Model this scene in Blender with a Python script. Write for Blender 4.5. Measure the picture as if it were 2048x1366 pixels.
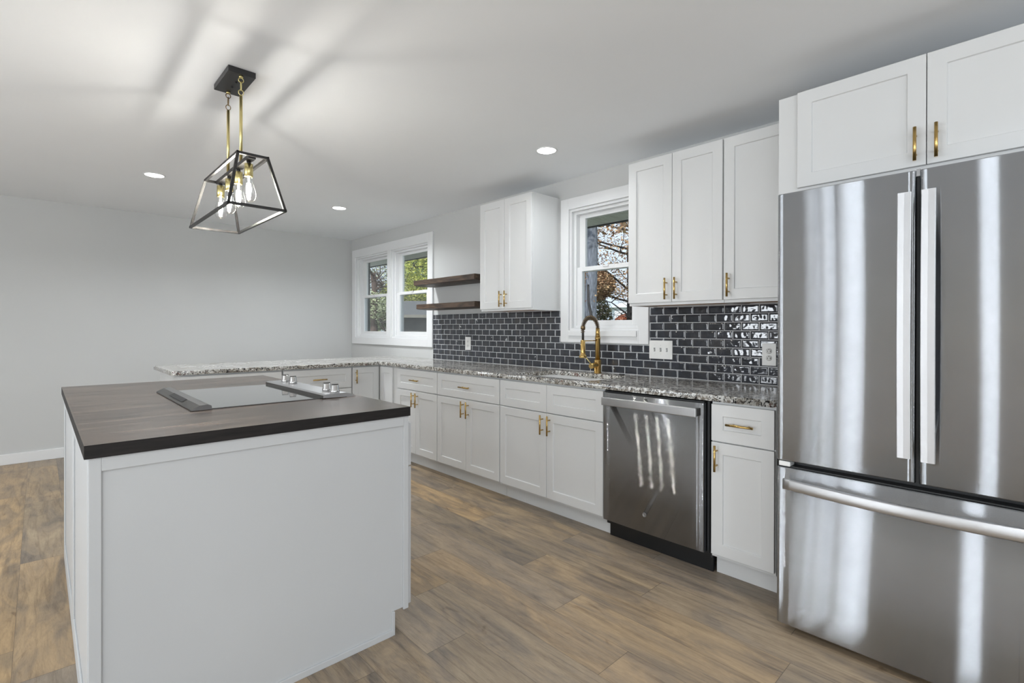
import bpy, bmesh, math, random
from math import pi, sin, cos, radians
from mathutils import Vector, Matrix, noise

# ---------------------------------------------------------------- scene, camera, light
for o in list(bpy.data.objects): bpy.data.objects.remove(o)
scene = bpy.context.scene
C = scene.collection
H = 2.42            # ceiling height
YF = 6.395          # far wall
XL = -6.6           # left wall
YB = -3.6           # wall behind the camera
random.seed(7)

scene.view_settings.view_transform = 'Standard'
scene.view_settings.look = 'None'
scene.view_settings.exposure = 0.1
scene.view_settings.gamma = 1.0
scene.view_settings.use_curve_mapping = False

cam_d = bpy.data.cameras.new('camera')
cam = bpy.data.objects.new('camera', cam_d); C.objects.link(cam)
yaw, pit, rol = .7568, -.0022, .002
Fv = Vector((sin(yaw)*cos(pit), cos(yaw)*cos(pit), sin(pit)))
Rv = Vector((cos(yaw), -sin(yaw), 0)); Uv = Rv.cross(Fv)
R2 = Rv*cos(rol)+Uv*sin(rol); U2 = -Rv*sin(rol)+Uv*cos(rol)
m = Matrix((R2, U2, -Fv)).transposed().to_4x4(); m.translation = Vector((-3.0639, 0, 1.2336))
cam.matrix_world = m
cam_d.sensor_width = 36; cam_d.sensor_fit = 'HORIZONTAL'
cam_d.lens = 36*1001.9549/2048
cam_d.shift_y = -23.55/2048
cam_d.clip_start = .02; cam_d.clip_end = 300
scene.camera = cam

world = bpy.data.worlds.new('world'); scene.world = world
world.use_nodes = True
bg = world.node_tree.nodes['Background']
bg.inputs[0].default_value = (.78, .88, 1, 1); bg.inputs[1].default_value = 1.15

def lamp(name, kind, loc, energy, color=(1,1,1), rot=(0,0,0), size=None, size_y=None, spread=None, angle=None, radius=None):
    d = bpy.data.lights.new(name, kind); d.energy = energy; d.color = color
    if kind == 'AREA':
        d.shape = 'RECTANGLE' if size_y else 'DISK'
        d.size = size
        if size_y: d.size_y = size_y
        if spread: d.spread = spread
    if angle is not None: d.angle = angle
    if radius is not None: d.shadow_soft_size = radius
    o = bpy.data.objects.new(name, d); o.location = loc; o.rotation_euler = rot; C.objects.link(o)
    return o

# sun: from behind the house, lights the trees outside
lamp('sun', 'SUN', (-10, -10, 20), 4.2, (1, .95, .88), (radians(48), 0, radians(-62)), angle=radians(1.5))
# area lamps at unseen openings; beyond the fridge-reflection bands they are added fill
K_OPEN = 1.0
LEFT_OPEN = [(.374, .563, .05, 2.1), (1.53, 1.89, .05, 2.1), (2.00, 2.17, .05, 2.1), (2.25, 2.35, .05, 2.1), (3.10, 3.74, .6, 2.1), (-3.1, -1.0, .3, 2.15)]  # final entries added: a tile glint source and a wide fill opening
for (a, b, z0, z1) in LEFT_OPEN:
    lamp('daylight_and_fill', 'AREA', (XL-.005, (a+b)/2, (z0+z1)/2), (40 if b-a < .65 else 23)*K_OPEN*(b-a)*(z1-z0), (.90, .95, 1), (0, radians(-125 if b-a < .65 else -146), 0), size=z1-z0, size_y=b-a)
BACK_FILL_OPEN = [(-5.6, -3.9, .3, 2.15), (-2.6, -1.3, .9, 2.15)]  # unseen openings added only to let in fill light
for (a, b, z0, z1) in BACK_FILL_OPEN:
    lamp('daylight_and_fill', 'AREA', ((a+b)/2, YB-.02, (z0+z1)/2), 21*K_OPEN*(b-a)*(z1-z0), (.90, .95, 1), (radians(150), 0, 0), size=b-a, size_y=z1-z0)

# ceiling lamps without fixtures, added as unseen fill beside and behind the camera
for (x, y, e) in ((-4.25, 4.9, 6), (-5.7, 3.2, 6), (-4.25, 2.27, 6), (-4.25, -.3, 10), (-1.9, -.6, 12), (-1.9, -2.3, 8)):
    lamp('recessed_or_fill_lamp', 'AREA', (x, y, H-.012), e, (.92, .96, 1), (0, 0, 0), size=.12, spread=radians(150))

# ---------------------------------------------------------------- materials
MATS = {}
def nt(name):
    mt = bpy.data.materials.new(name); mt.use_nodes = True
    n = mt.node_tree.nodes; l = mt.node_tree.links
    return mt, n, l, n['Principled BSDF']
def coord(n, l, scale=(1,1,1), kind='Object', rot=(0,0,0)):
    tc = n.new('ShaderNodeTexCoord'); mp = n.new('ShaderNodeMapping')
    mp.inputs['Scale'].default_value = scale; mp.inputs['Rotation'].default_value = rot
    if kind == 'World':
        g = n.new('ShaderNodeNewGeometry'); l.new(g.outputs['Position'], mp.inputs[0])
    else: l.new(tc.outputs[kind], mp.inputs[0])
    return mp.outputs[0]
def noi(n, l, v, scale, detail=3, rough=.5, dist=0):
    t = n.new('ShaderNodeTexNoise'); t.inputs['Scale'].default_value = scale
    t.inputs['Detail'].default_value = detail; t.inputs['Roughness'].default_value = rough
    t.inputs['Distortion'].default_value = dist
    if v is not None: l.new(v, t.inputs['Vector'])
    return t.outputs['Fac']
def ramp(n, l, v, stops):
    r = n.new('ShaderNodeValToRGB'); e = r.color_ramp.elements
    e[0].position, e[0].color = stops[0][0], (*stops[0][1], 1)
    e[1].position, e[1].color = stops[-1][0], (*stops[-1][1], 1)
    for p, c in stops[1:-1]:
        x = e.new(p); x.color = (*c, 1)
    l.new(v, r.inputs[0]); return r.outputs[0]
def mixc(n, l, f, a, b, mode='MIX'):
    x = n.new('ShaderNodeMix'); x.data_type = 'RGBA'; x.blend_type = mode
    for s, v in ((0, f), (6, a), (7, b)):
        if hasattr(v, 'is_linked'): l.new(v, x.inputs[s])
        elif s == 0: x.inputs[0].default_value = v
        else: x.inputs[s].default_value = (*v, 1)
    return x.outputs[2]
def mth(n, l, op, a, b=None, c=None):
    x = n.new('ShaderNodeMath'); x.operation = op
    for i, v in enumerate((a, b, c)):
        if v is None: continue
        if hasattr(v, 'is_linked'): l.new(v, x.inputs[i])
        else: x.inputs[i].default_value = v
    return x.outputs[0]
def bump(n, l, h, b, strength=.2, dist=.002):
    x = n.new('ShaderNodeBump'); x.inputs['Strength'].default_value = strength; x.inputs['Distance'].default_value = dist
    l.new(h, x.inputs['Height']); l.new(x.outputs[0], b.inputs['Normal']); return x
def paint(name, col, rough=.5, var=.02, nscale=3, bscale=0, bstr=.1, spec=.5):
    mt, n, l, b = nt(name)
    v = coord(n, l)
    f = noi(n, l, v, nscale)
    c0 = tuple(c*(1-var) for c in col); c1 = tuple(min(1, c*(1+var)) for c in col)
    l.new(ramp(n, l, f, [(.3, c0), (.7, c1)]), b.inputs['Base Color'])
    b.inputs['Roughness'].default_value = rough; b.inputs['Specular IOR Level'].default_value = spec
    if bscale: bump(n, l, noi(n, l, v, bscale, 4), b, bstr, .001)
    MATS[name] = mt; return mt
def metal(name, col, rough, aniso=0, warp=0, brush=0, nscale=2):
    mt, n, l, b = nt(name)
    b.inputs['Metallic'].default_value = 1; b.inputs['Roughness'].default_value = rough
    v = coord(n, l, kind='World')
    f = noi(n, l, v, 6)
    l.new(ramp(n, l, f, [(.3, tuple(c*.97 for c in col)), (.7, tuple(min(1, c*1.03) for c in col))]), b.inputs['Base Color'])
    nrm = None
    if warp:
        v2 = coord(n, l, (1, 1, .30), kind='World')
        bp_ = bump(n, l, noi(n, l, v2, nscale, 1, .4), b, 1.0, warp); nrm = bp_.outputs[0]
    if aniso:
        # horizontal brush lines: the micro-normals fan out in the vertical plane
        wn = n.new('ShaderNodeTexWhiteNoise'); wn.noise_dimensions = '3D'
        g = n.new('ShaderNodeNewGeometry'); l.new(coord(n, l, (8311, 9173, 7919), 'World'), wn.inputs['Vector'])
        sc = n.new('ShaderNodeSeparateColor'); l.new(wn.outputs['Color'], sc.inputs[0])
        k = mth(n, l, 'MULTIPLY', mth(n, l, 'MULTIPLY_ADD', sc.outputs[0], 2.0, -1.0), aniso)
        cx = n.new('ShaderNodeCombineXYZ'); l.new(k, cx.inputs[2])
        ad = n.new('ShaderNodeVectorMath'); ad.operation = 'ADD'; l.new(nrm if nrm else g.outputs['Normal'], ad.inputs[0]); l.new(cx.outputs[0], ad.inputs[1])
        nm = n.new('ShaderNodeVectorMath'); nm.operation = 'NORMALIZE'; l.new(ad.outputs[0], nm.inputs[0]); l.new(nm.outputs[0], b.inputs['Normal'])
    MATS[name] = mt; return mt
paint('wall_paint', (.55, .555, .545), .75, .01, 2, 180, .06)
paint('ceiling_paint', (.855, .875, .895), .85, .008, 2, 120, .06)
paint('trim_white', (.74, .745, .745), .38, .01)
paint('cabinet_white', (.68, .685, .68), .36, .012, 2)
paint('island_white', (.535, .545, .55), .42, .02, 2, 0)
paint('plate_white', (.76, .76, .74), .3, .01)
paint('slot_dark', (.02, .02, .02), .5, .1)
paint('black_metal', (.018, .017, .017), .42, .1, 8)
paint('black_plastic', (.010, .011, .012), .35, .1)
paint('under_wood', (.50, .25, .10), .55, .18, 9)
paint('grout', (.50, .51, .52), .8, .05, 20)
paint('soffit', (.70, .69, .60), .7, .08, 10)
paint('exterior_dark', (.03, .03, .03), .7, .2, 6)
paint('roof_shingle', (.11, .115, .12), .85, .22, 14, 60, .5)
paint('house_grey', (.075, .07, .068), .8, .15, 4)
paint('house_white', (.80, .84, .90), .7, .06, 4)
paint('house_fascia', (.20, .19, .16), .6, .05)
paint('hose_black', (.02, .018, .016), .4, .1)
metal('steel', (.395, .41, .43), .04, .64, .0016, 0, 2.2)
metal('steel_dishwasher', (.36, .37, .385), .045, .85, .0016, 0, 2.6)
metal('steel_handle', (.56, .565, .575), .30, .3)
metal('steel_sink', (.27, .23, .20), .34)
metal('chrome', (.62, .62, .62), .12)
metal('steel_dark', (.15, .145, .14), .32)
metal('brass', (.56, .38, .14), .26)
metal('brass_light', (.70, .60, .28), .30)
metal('bronze', (.22, .15, .08), .3)
metal('grey_seal', (.35, .35, .35), .5)

def lightmat(name, col, strength):
    mt, n, l, b = nt(name)
    b.inputs['Base Color'].default_value = (*col, 1)
    b.inputs['Emission Color'].default_value = (*col, 1); b.inputs['Emission Strength'].default_value = strength
    MATS[name] = mt
lightmat('lamp_diffuser', (1, .985, .96), 9)
lightmat('filament', (1, .93, .80), 260)

def glassmat(name, tint=(1, 1, 1), refl=.06, rough=0.0):
    mt = bpy.data.materials.new(name); mt.use_nodes = True
    n = mt.node_tree.nodes; l = mt.node_tree.links; n.remove(n['Principled BSDF'])
    t = n.new('ShaderNodeBsdfTransparent'); t.inputs[0].default_value = (*tint, 1)
    g = n.new('ShaderNodeBsdfGlossy'); g.inputs['Roughness'].default_value = rough
    lw = n.new('ShaderNodeLayerWeight'); lw.inputs[0].default_value = .25
    f = mth(n, l, 'MULTIPLY_ADD', lw.outputs['Fresnel'], .32, refl*.2)
    mx = n.new('ShaderNodeMixShader'); l.new(f, mx.inputs[0]); l.new(t.outputs[0], mx.inputs[1]); l.new(g.outputs[0], mx.inputs[2])
    l.new(mx.outputs[0], n['Material Output'].inputs[0]); MATS[name] = mt
glassmat('window_glass', (.94, .96, .97)); glassmat('screen_glass', (.62, .62, .62)); glassmat('bulb_glass', (1, 1, 1), .1)

def mk_cooktop():
    mt, n, l, b = nt('cooktop_glass')
    b.inputs['Base Color'].default_value = (.012, .013, .014, 1); b.inputs['Roughness'].default_value = .06
    b.inputs['Specular IOR Level'].default_value = .8
    b.inputs['Coat Weight'].default_value = 1; b.inputs['Coat Roughness'].default_value = .03
    f = noi(n, l, coord(n, l), 400, 2)
    l.new(ramp(n, l, f, [(.55, (.012, .013, .014)), (.8, (.05, .05, .055))]), b.inputs['Base Color'])
    MATS['cooktop_glass'] = mt
mk_cooktop()

def mk_floor():
    mt, n, l, b = nt('floor_planks')
    g = n.new('ShaderNodeNewGeometry'); s = n.new('ShaderNodeSeparateXYZ'); l.new(g.outputs['Position'], s.inputs[0])
    x, y = s.outputs[0], s.outputs[1]
    W, L = .190, 1.22
    xr = mth(n, l, 'DIVIDE', mth(n, l, 'ADD', x, 20*W+1.045-5*W+.0), W)
    row = mth(n, l, 'FLOOR', xr)
    wn = n.new('ShaderNodeTexWhiteNoise'); wn.noise_dimensions = '1D'; l.new(row, wn.inputs['W'])
    yr = mth(n, l, 'DIVIDE', mth(n, l, 'ADD', y, mth(n, l, 'MULTIPLY', wn.outputs['Value'], L)), L)
    yr = mth(n, l, 'ADD', yr, 20.0)
    pl = mth(n, l, 'FLOOR', yr)
    cb = n.new('ShaderNodeCombineXYZ'); l.new(row, cb.inputs[0]); l.new(pl, cb.inputs[1])
    w2 = n.new('ShaderNodeTexWhiteNoise'); w2.noise_dimensions = '2D'; l.new(cb.outputs[0], w2.inputs['Vector'])
    sp = n.new('ShaderNodeSeparateColor'); l.new(w2.outputs['Color'], sp.inputs[0])
    # grain coordinates shifted per plank
    off = n.new('ShaderNodeCombineXYZ')
    l.new(mth(n, l, 'MULTIPLY', sp.outputs[0], 37), off.inputs[0]); l.new(mth(n, l, 'MULTIPLY', sp.outputs[1], 53), off.inputs[1])
    va = n.new('ShaderNodeVectorMath'); va.operation = 'ADD'; l.new(g.outputs['Position'], va.inputs[0]); l.new(off.outputs[0], va.inputs[1])
    def mp(sc):
        m_ = n.new('ShaderNodeMapping'); m_.inputs['Scale'].default_value = sc; l.new(va.outputs[0], m_.inputs[0]); return m_.outputs[0]
    broad = noi(n, l, mp((5.5, 1.3, 1)), 1.6, 4, .6, 1.2)
    grain = noi(n, l, mp((22, 1.5, 1)), 1.5, 7, .7, .9)
    fine = noi(n, l, mp((110, 12, 1)), 1.4, 6, .75, 1.5)
    knot = noi(n, l, mp((7, 2.2, 1)), 1.3, 3, .5, 2.2)
    base = ramp(n, l, broad, [(.30, (.180, .150, .120)), (.44, (.280, .222, .158)), (.56, (.375, .285, .182)), (.72, (.455, .355, .228))])
    tone = ramp(n, l, sp.outputs[2], [(0, (.70, .71, .75)), (.35, (.90, .90, .92)), (.7, (1.10, 1.0, .86)), (1, (1.24, 1.12, .90))])
    c = mixc(n, l, 1.0, base, tone, 'MULTIPLY')
    c = mixc(n, l, mth(n, l, 'MULTIPLY', sp.outputs[0], .45), c, (.275, .240, .208))
    gr = ramp(n, l, grain, [(.36, (.66, .64, .63)), (.5, (1, 1, 1)), (.72, (1.12, 1.10, 1.07))])
    c = mixc(n, l, .8, c, gr, 'MULTIPLY')
    fr = ramp(n, l, fine, [(.32, (.78, .77, .76)), (.55, (1.05, 1.05, 1.05))])
    c = mixc(n, l, .75, c, fr, 'MULTIPLY')
    kr = ramp(n, l, knot, [(.24, (.48, .42, .38)), (.33, (1, 1, 1))])
    c = mixc(n, l, .7, c, kr, 'MULTIPLY')
    fx = mth(n, l, 'FRACT', xr); fy = mth(n, l, 'FRACT', yr)
    ex = mth(n, l, 'ABSOLUTE', mth(n, l, 'SUBTRACT', fx, .5)); ey = mth(n, l, 'ABSOLUTE', mth(n, l, 'SUBTRACT', fy, .5))
    seam = mth(n, l, 'MAXIMUM', mth(n, l, 'GREATER_THAN', ex, .5-.0045), mth(n, l, 'GREATER_THAN', ey, .5-.0011))
    c = mixc(n, l, mth(n, l, 'MULTIPLY', seam, .55), c, (.05, .038, .03))
    l.new(c, b.inputs['Base Color'])
    b.inputs['Roughness'].default_value = .42; b.inputs['Specular IOR Level'].default_value = .35
    h = mth(n, l, 'SUBTRACT', mth(n, l, 'MULTIPLY', fine, .3), seam)
    bump(n, l, h, b, .25, .001)
    MATS['floor_planks'] = mt
mk_floor()

def mk_granite():
    mt, n, l, b = nt('granite')
    v = coord(n, l, kind='World')
    big = noi(n, l, v, 5, 4, .6, .6)
    base = ramp(n, l, big, [(.3, (.40, .385, .34)), (.5, (.58, .57, .53)), (.7, (.76, .755, .73))])
    n1 = noi(n, l, v, 38, 5, .62, .9)
    c = mixc(n, l, ramp(n, l, n1, [(.45, (1, 1, 1)), (.52, (0, 0, 0))]), base, (.21, .185, .155))
    n2 = noi(n, l, coord(n, l, (1.2, .9, 1), 'World', (.3, .5, .2)), 62, 4, .6, 1.2)
    c = mixc(n, l, ramp(n, l, n2, [(.42, (1, 1, 1)), (.47, (0, 0, 0))]), c, (.022, .020, .021))
    n3 = noi(n, l, coord(n, l, (1, 1.3, 1), 'World', (.9, .1, .6)), 55, 4, .5, .5)
    c = mixc(n, l, ramp(n, l, n3, [(.60, (0, 0, 0)), (.70, (1, 1, 1))]), c, (.88, .87, .84))
    n4 = noi(n, l, coord(n, l, (1, 1, 1), 'World', (.2, .9, .1)), 9, 3, .5, 0)
    red = mth(n, l, 'MULTIPLY', mth(n, l, 'GREATER_THAN', n4, .63), mth(n, l, 'LESS_THAN', n1, .47))
    c = mixc(n, l, mth(n, l, 'MULTIPLY', red, .6), c, (.14, .05, .04))
    l.new(c, b.inputs['Base Color']); b.inputs['Roughness'].default_value = .13
    b.inputs['Specular IOR Level'].default_value = .62
    MATS['granite'] = mt
mk_granite()

def mk_island_wood(name, side=False):
    mt, n, l, b = nt(name)
    if side:
        v = coord(n, l, (3, 3, 30), 'World')
        f = noi(n, l, v, 3, 4)
        l.new(ramp(n, l, f, [(.3, (.010, .009, .009)), (.7, (.022, .019, .018))]), b.inputs['Base Color'])
        b.inputs['Roughness'].default_value = .5; b.inputs['Specular IOR Level'].default_value = .25
    else:
        v = coord(n, l, (2.0, 9, 1), 'World', (0, 0, .1))
        f = noi(n, l, v, 1.6, 5, .6, 1.0)
        br = n.new('ShaderNodeTexBrick'); br.inputs['Scale'].default_value = 1
        br.inputs['Brick Width'].default_value = .62; br.inputs['Row Height'].default_value = .075
        br.inputs['Mortar Size'].default_value = .0012
        br.inputs['Color1'].default_value = (.6, .6, .6, 1); br.inputs['Color2'].default_value = (1.25, 1.2, 1.15, 1); br.inputs['Mortar'].default_value = (.5, .5, .5, 1)
        l.new(coord(n, l, (1, 1, 1), 'World'), br.inputs[0])
        c = ramp(n, l, f, [(.28, (.045, .035, .030)), (.5, (.120, .088, .070)), (.72, (.215, .165, .130))])
        c = mixc(n, l, .8, c, br.outputs['Color'], 'MULTIPLY')
        k = noi(n, l, coord(n, l, (3, 10, 1), 'World', (0, 0, 0)), 1.1, 3, .5, 1.5)
        c = mixc(n, l, ramp(n, l, k, [(.25, (1, 1, 1)), (.33, (0, 0, 0))]), c, (.03, .02, .018))
        l.new(c, b.inputs['Base Color']); b.inputs['Roughness'].default_value = .27
        b.inputs['Specular IOR Level'].default_value = .55
        bump(n, l, f, b, .12, .001)
    MATS[name] = mt
mk_island_wood('walnut_top'); mk_island_wood('walnut_edge', True)

def mk_shelf_wood():
    mt, n, l, b = nt('shelf_wood')
    v = coord(n, l, (10, 1.4, 10), 'World'); f = noi(n, l, v, 2.2, 5, .6, 1.4)
    l.new(ramp(n, l, f, [(.28, (.018, .012, .009)), (.5, (.060, .038, .025)), (.75, (.15, .095, .06))]), b.inputs['Base Color'])
    b.inputs['Roughness'].default_value = .5; bump(n, l, f, b, .5, .003); MATS['shelf_wood'] = mt
mk_shelf_wood()

def mk_tile():
    mt, n, l, b = nt('tile_glaze')
    v = coord(n, l, kind='World')
    f = noi(n, l, v, 9, 2); wn = noi(n, l, v, 45, 3, .5, .5)
    c = ramp(n, l, f, [(.3, (.026, .028, .032)), (.5, (.036, .040, .050)), (.7, (.050, .050, .054))])
    c = mixc(n, l, .35, c, ramp(n, l, wn, [(.3, (.7, .7, .7)), (.7, (1.3, 1.3, 1.35))]), 'MULTIPLY')
    l.new(c, b.inputs['Base Color']); b.inputs['Roughness'].default_value = .04
    b.inputs['Specular IOR Level'].default_value = .7
    h = noi(n, l, coord(n, l, (1, .8, 1.5), 'World'), 48, 2.5, .5, .4)
    bump(n, l, h, b, .12, .002)
    MATS['tile_glaze'] = mt
mk_tile()

def mk_bark(name, a, c_):
    mt, n, l, b = nt(name)
    v = coord(n, l, (4, 4, .8), 'World'); f = noi(n, l, v, 4, 6, .7, .8)
    l.new(ramp(n, l, f, [(.3, a), (.6, c_), (.75, tuple(min(1, q*1.8) for q in c_))]), b.inputs['Base Color'])
    b.inputs['Roughness'].default_value = .9; bump(n, l, f, b, .8, .03); MATS[name] = mt
mk_bark('bark_grey', (.05, .055, .065), (.19, .21, .25)); mk_bark('bark_brown', (.05, .035, .028), (.16, .11, .09)); mk_bark('bark_dark', (.012, .011, .012), (.04, .036, .036))
def mk_leaf(name, cols):
    mt, n, l, b = nt(name)
    g = n.new('ShaderNodeNewGeometry')
    f = noi(n, l, coord(n, l, kind='World'), 2.4, 4, .65)
    w = mth(n, l, 'ADD', mth(n, l, 'MULTIPLY', g.outputs['Random Per Island'], .40), mth(n, l, 'MULTIPLY_ADD', f, 1.2, -.30))
    l.new(ramp(n, l, w, cols), b.inputs['Base Color']); b.inputs['Roughness'].default_value = .7
    b.inputs['Specular IOR Level'].default_value = .2
    MATS[name] = mt
mk_leaf('leaf_yellowgreen', [(.15, (.06, .10, .03)), (.4, (.40, .48, .09)), (.62, (.68, .66, .16)), (.85, (.55, .62, .30))])
mk_leaf('leaf_pine', [(.2, (.07, .16, .09)), (.5, (.20, .36, .20)), (.85, (.38, .55, .36))])
mk_leaf('leaf_pale', [(.2, (.22, .27, .16)), (.5, (.55, .60, .34)), (.85, (.80, .84, .66))])
mk_leaf('leaf_autumn', [(.15, (.12, .06, .04)), (.4, (.28, .15, .08)), (.6, (.42, .28, .15)), (.85, (.60, .46, .33))])
mk_leaf('leaf_russet', [(.15, (.16, .04, .02)), (.45, (.42, .13, .07)), (.85, (.66, .30, .17))])
mk_leaf('leaf_dark', [(.2, (.03, .04, .02)), (.5, (.08, .085, .04)), (.85, (.17, .13, .07))])
paint('lawn', (.10, .12, .05), .9, .5, 1.2)

# ---------------------------------------------------------------- mesh helpers
def M(name): return MATS[name]
def link(name, me, mat, parent=None, loc=(0,0,0), rotz=0, bevel=0, smooth=False, seg=2):
    o = bpy.data.objects.new(name, me); C.objects.link(o)
    if mat:
        for x in (mat if isinstance(mat, (list, tuple)) else [mat]): me.materials.append(M(x))
    o.location = loc; o.rotation_euler = (0, 0, rotz)
    if parent: o.parent = parent
    if smooth:
        for p in me.polygons: p.use_smooth = True
    if bevel:
        b = o.modifiers.new('bevel', 'BEVEL'); b.width = bevel; b.segments = seg; b.limit_method = 'ANGLE'; b.angle_limit = radians(40)
        b.harden_normals = False
    return o
def bmo(name, bm, mat, parent=None, **k):
    me = bpy.data.meshes.new(name); bmesh.ops.recalc_face_normals(bm, faces=bm.faces[:]); bm.to_mesh(me); bm.free()
    return link(name, me, mat, parent, **k)
def bx(bm, x0, x1, y0, y1, z0, z1, mi=0):
    vs = [bm.verts.new((x, y, z)) for z in (z0, z1) for y in (y0, y1) for x in (x0, x1)]
    fs = []
    for f in ((0,1,3,2), (4,5,7,6), (0,1,5,4), (2,3,7,6), (0,2,6,4), (1,3,7,5)):
        q = bm.faces.new([vs[i] for i in f]); q.material_index = mi; fs.append(q)
    return fs
def box(name, a, mat, parent=None, **k):
    bm = bmesh.new(); bx(bm, *a); return bmo(name, bm, mat, parent, **k)
def boxes(name, lst, mat, parent=None, **k):
    bm = bmesh.new()
    for a in lst: bx(bm, *a)
    return bmo(name, bm, mat, parent, **k)
def cyl(bm, p0, p1, r0, r1=None, n=16, cap=True):
    r1 = r0 if r1 is None else r1
    p0, p1 = Vector(p0), Vector(p1); d = (p1-p0).normalized()
    a = d.orthogonal().normalized(); b = d.cross(a)
    A = [bm.verts.new(p0+(a*cos(t)+b*sin(t))*r0) for t in [2*pi*i/n for i in range(n)]]
    B = [bm.verts.new(p1+(a*cos(t)+b*sin(t))*r1) for t in [2*pi*i/n for i in range(n)]]
    for i in range(n):
        f = bm.faces.new((A[i], A[(i+1)%n], B[(i+1)%n], B[i])); f.smooth = True
    if cap: bm.faces.new(A[::-1]); bm.faces.new(B)
def tube(bm, pts, r, n=12, closed=False):
    pts = [Vector(p) for p in pts]; rings = []; N = len(pts); a = None
    for i, p in enumerate(pts):
        if closed: d = pts[(i+1)%N]-pts[i-1]
        else: d = pts[min(i+1, N-1)]-pts[max(i-1, 0)]
        d.normalize()
        a = d.orthogonal().normalized() if a is None else (a-d*a.dot(d)).normalized()
        b = d.cross(a); rr = r(i/(N-1)) if callable(r) else r
        rings.append([bm.verts.new(p+(a*cos(t)+b*sin(t))*rr) for t in [2*pi*k/n for k in range(n)]])
    for i in range(N if closed else N-1):
        A, B = rings[i], rings[(i+1)%N]
        for k in range(n):
            f = bm.faces.new((A[k], A[(k+1)%n], B[(k+1)%n], B[k])); f.smooth = True
    if not closed: bm.faces.new(rings[0][::-1]); bm.faces.new(rings[-1])
def lathe(bm, prof, c=(0,0,0), n=24, axis='Z'):
    c = Vector(c); rings = []
    for r, h in prof:
        ring = []
        for k in range(n):
            t = 2*pi*k/n
            if axis == 'Z': v = Vector((r*cos(t), r*sin(t), h))
            elif axis == 'X': v = Vector((h, r*cos(t), r*sin(t)))
            else: v = Vector((r*cos(t), h, r*sin(t)))
            ring.append(bm.verts.new(c+v))
        rings.append(ring)
    for A, B in zip(rings, rings[1:]):
        for k in range(n):
            f = bm.faces.new((A[k], A[(k+1)%n], B[(k+1)%n], B[k])); f.smooth = True
    bm.faces.new(rings[0][::-1]); bm.faces.new(rings[-1])
def plate2d(name, outer, holes, z0, z1, mat, parent=None, bev=0.003):
    """flat slab from a 2-D outline with holes"""
    cu = bpy.data.curves.new(name, 'CURVE'); cu.dimensions = '2D'; cu.fill_mode = 'BOTH'
    for pl in [outer]+holes:
        s = cu.splines.new('POLY'); s.points.add(len(pl)-1)
        for p, (x, y) in zip(s.points, pl): p.co = (x, y, 0, 1)
        s.use_cyclic_u = True
    cu.extrude = (z1-z0)/2-bev; cu.bevel_depth = bev; cu.bevel_resolution = 2; cu.offset = -bev
    t = bpy.data.objects.new('tmp', cu); C.objects.link(t)
    bpy.context.view_layer.update()
    dg = bpy.context.evaluated_depsgraph_get()
    me = bpy.data.meshes.new_from_object(t.evaluated_get(dg))
    bpy.data.objects.remove(t); me.name = name
    for v in me.vertices: v.co.z += (z0+z1)/2
    me.materials.clear()
    return link(name, me, mat, parent)
def thing(name, label, cat, loc=(0,0,0), rotz=0, group=None):
    o = bpy.data.objects.new(name, None); C.objects.link(o); o.empty_display_size = .1
    o.location = loc; o.rotation_euler = (0, 0, rotz); o['label'] = label; o['category'] = cat
    if group: o['group'] = group
    return o
def each(name, lst, mat, parent, **k):
    return [box(name, a, mat, parent, **k) for a in lst]
def tag(o, label, cat, group=None):
    o['label'] = label; o['category'] = cat
    if group: o['group'] = group
    return o
def struct(o): o['kind'] = 'structure'; return o

# ---------------------------------------------------------------- room shell
box('floor', (XL-.15, .16, YB-.15, YF+.15, -.12, 0), 'floor_planks')['kind'] = 'structure'
box('ceiling', (XL-.15, .16, YB-.15, YF+.15, H, H+.12), 'ceiling_paint')['kind'] = 'structure'
def wall_open(name, axis, c0, c1, a0, a1, ops, mat):
    """wall slab: c0..c1 thickness, a0..a1 along, ops = [(a,b,z0,z1)] openings"""
    ops = sorted(ops); bm = bmesh.new(); cur = a0
    def add(p, q, z0, z1):
        if q-p < 1e-5 or z1-z0 < 1e-5: return
        if axis == 'Y': bx(bm, c0, c1, p, q, z0, z1)
        else: bx(bm, p, q, c0, c1, z0, z1)
    for (p, q, z0, z1) in ops:
        add(cur, p, 0, H); add(p, q, 0, z0); add(p, q, z1, H); cur = q
    add(cur, a1, 0, H)
    return struct(bmo(name, bm, mat))
W2 = (1.94, 2.577, 1.22, 2.175)
W1a = (4.555, 5.335, 1.118, 2.165); W1b = (5.415, 6.25, 1.118, 2.165)
wall_open('wall_right', 'Y', 0, .16, YB, YF, [W2, W1a, W1b], 'wall_paint')
wall_open('wall_far', 'X', YF, YF+.15, XL-.15, .16, [], 'wall_paint')
wall_open('wall_left', 'Y', XL-.15, XL, YB, YF, LEFT_OPEN, 'wall_paint')
wall_open('wall_back', 'X', YB-.15, YB, XL-.15, .16, BACK_FILL_OPEN, 'wall_paint')
box('baseboard_far', (XL, -.0, YF-.014, YF, 0, .095), 'trim_white', bevel=.003)['kind'] = 'structure'
boxes('baseboard_left', [(XL, XL+.014, YB, .29, 0, .095), (XL, XL+.014, .65, 1.45, 0, .095), (XL, XL+.014, 2.44, YF-.02, 0, .095)], 'trim_white', bevel=.003)['kind'] = 'structure'
box('baseboard_right', (-.014, 0, 5.30, YF-.02, 0, .095), 'trim_white', bevel=.003)['kind'] = 'structure'
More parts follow.
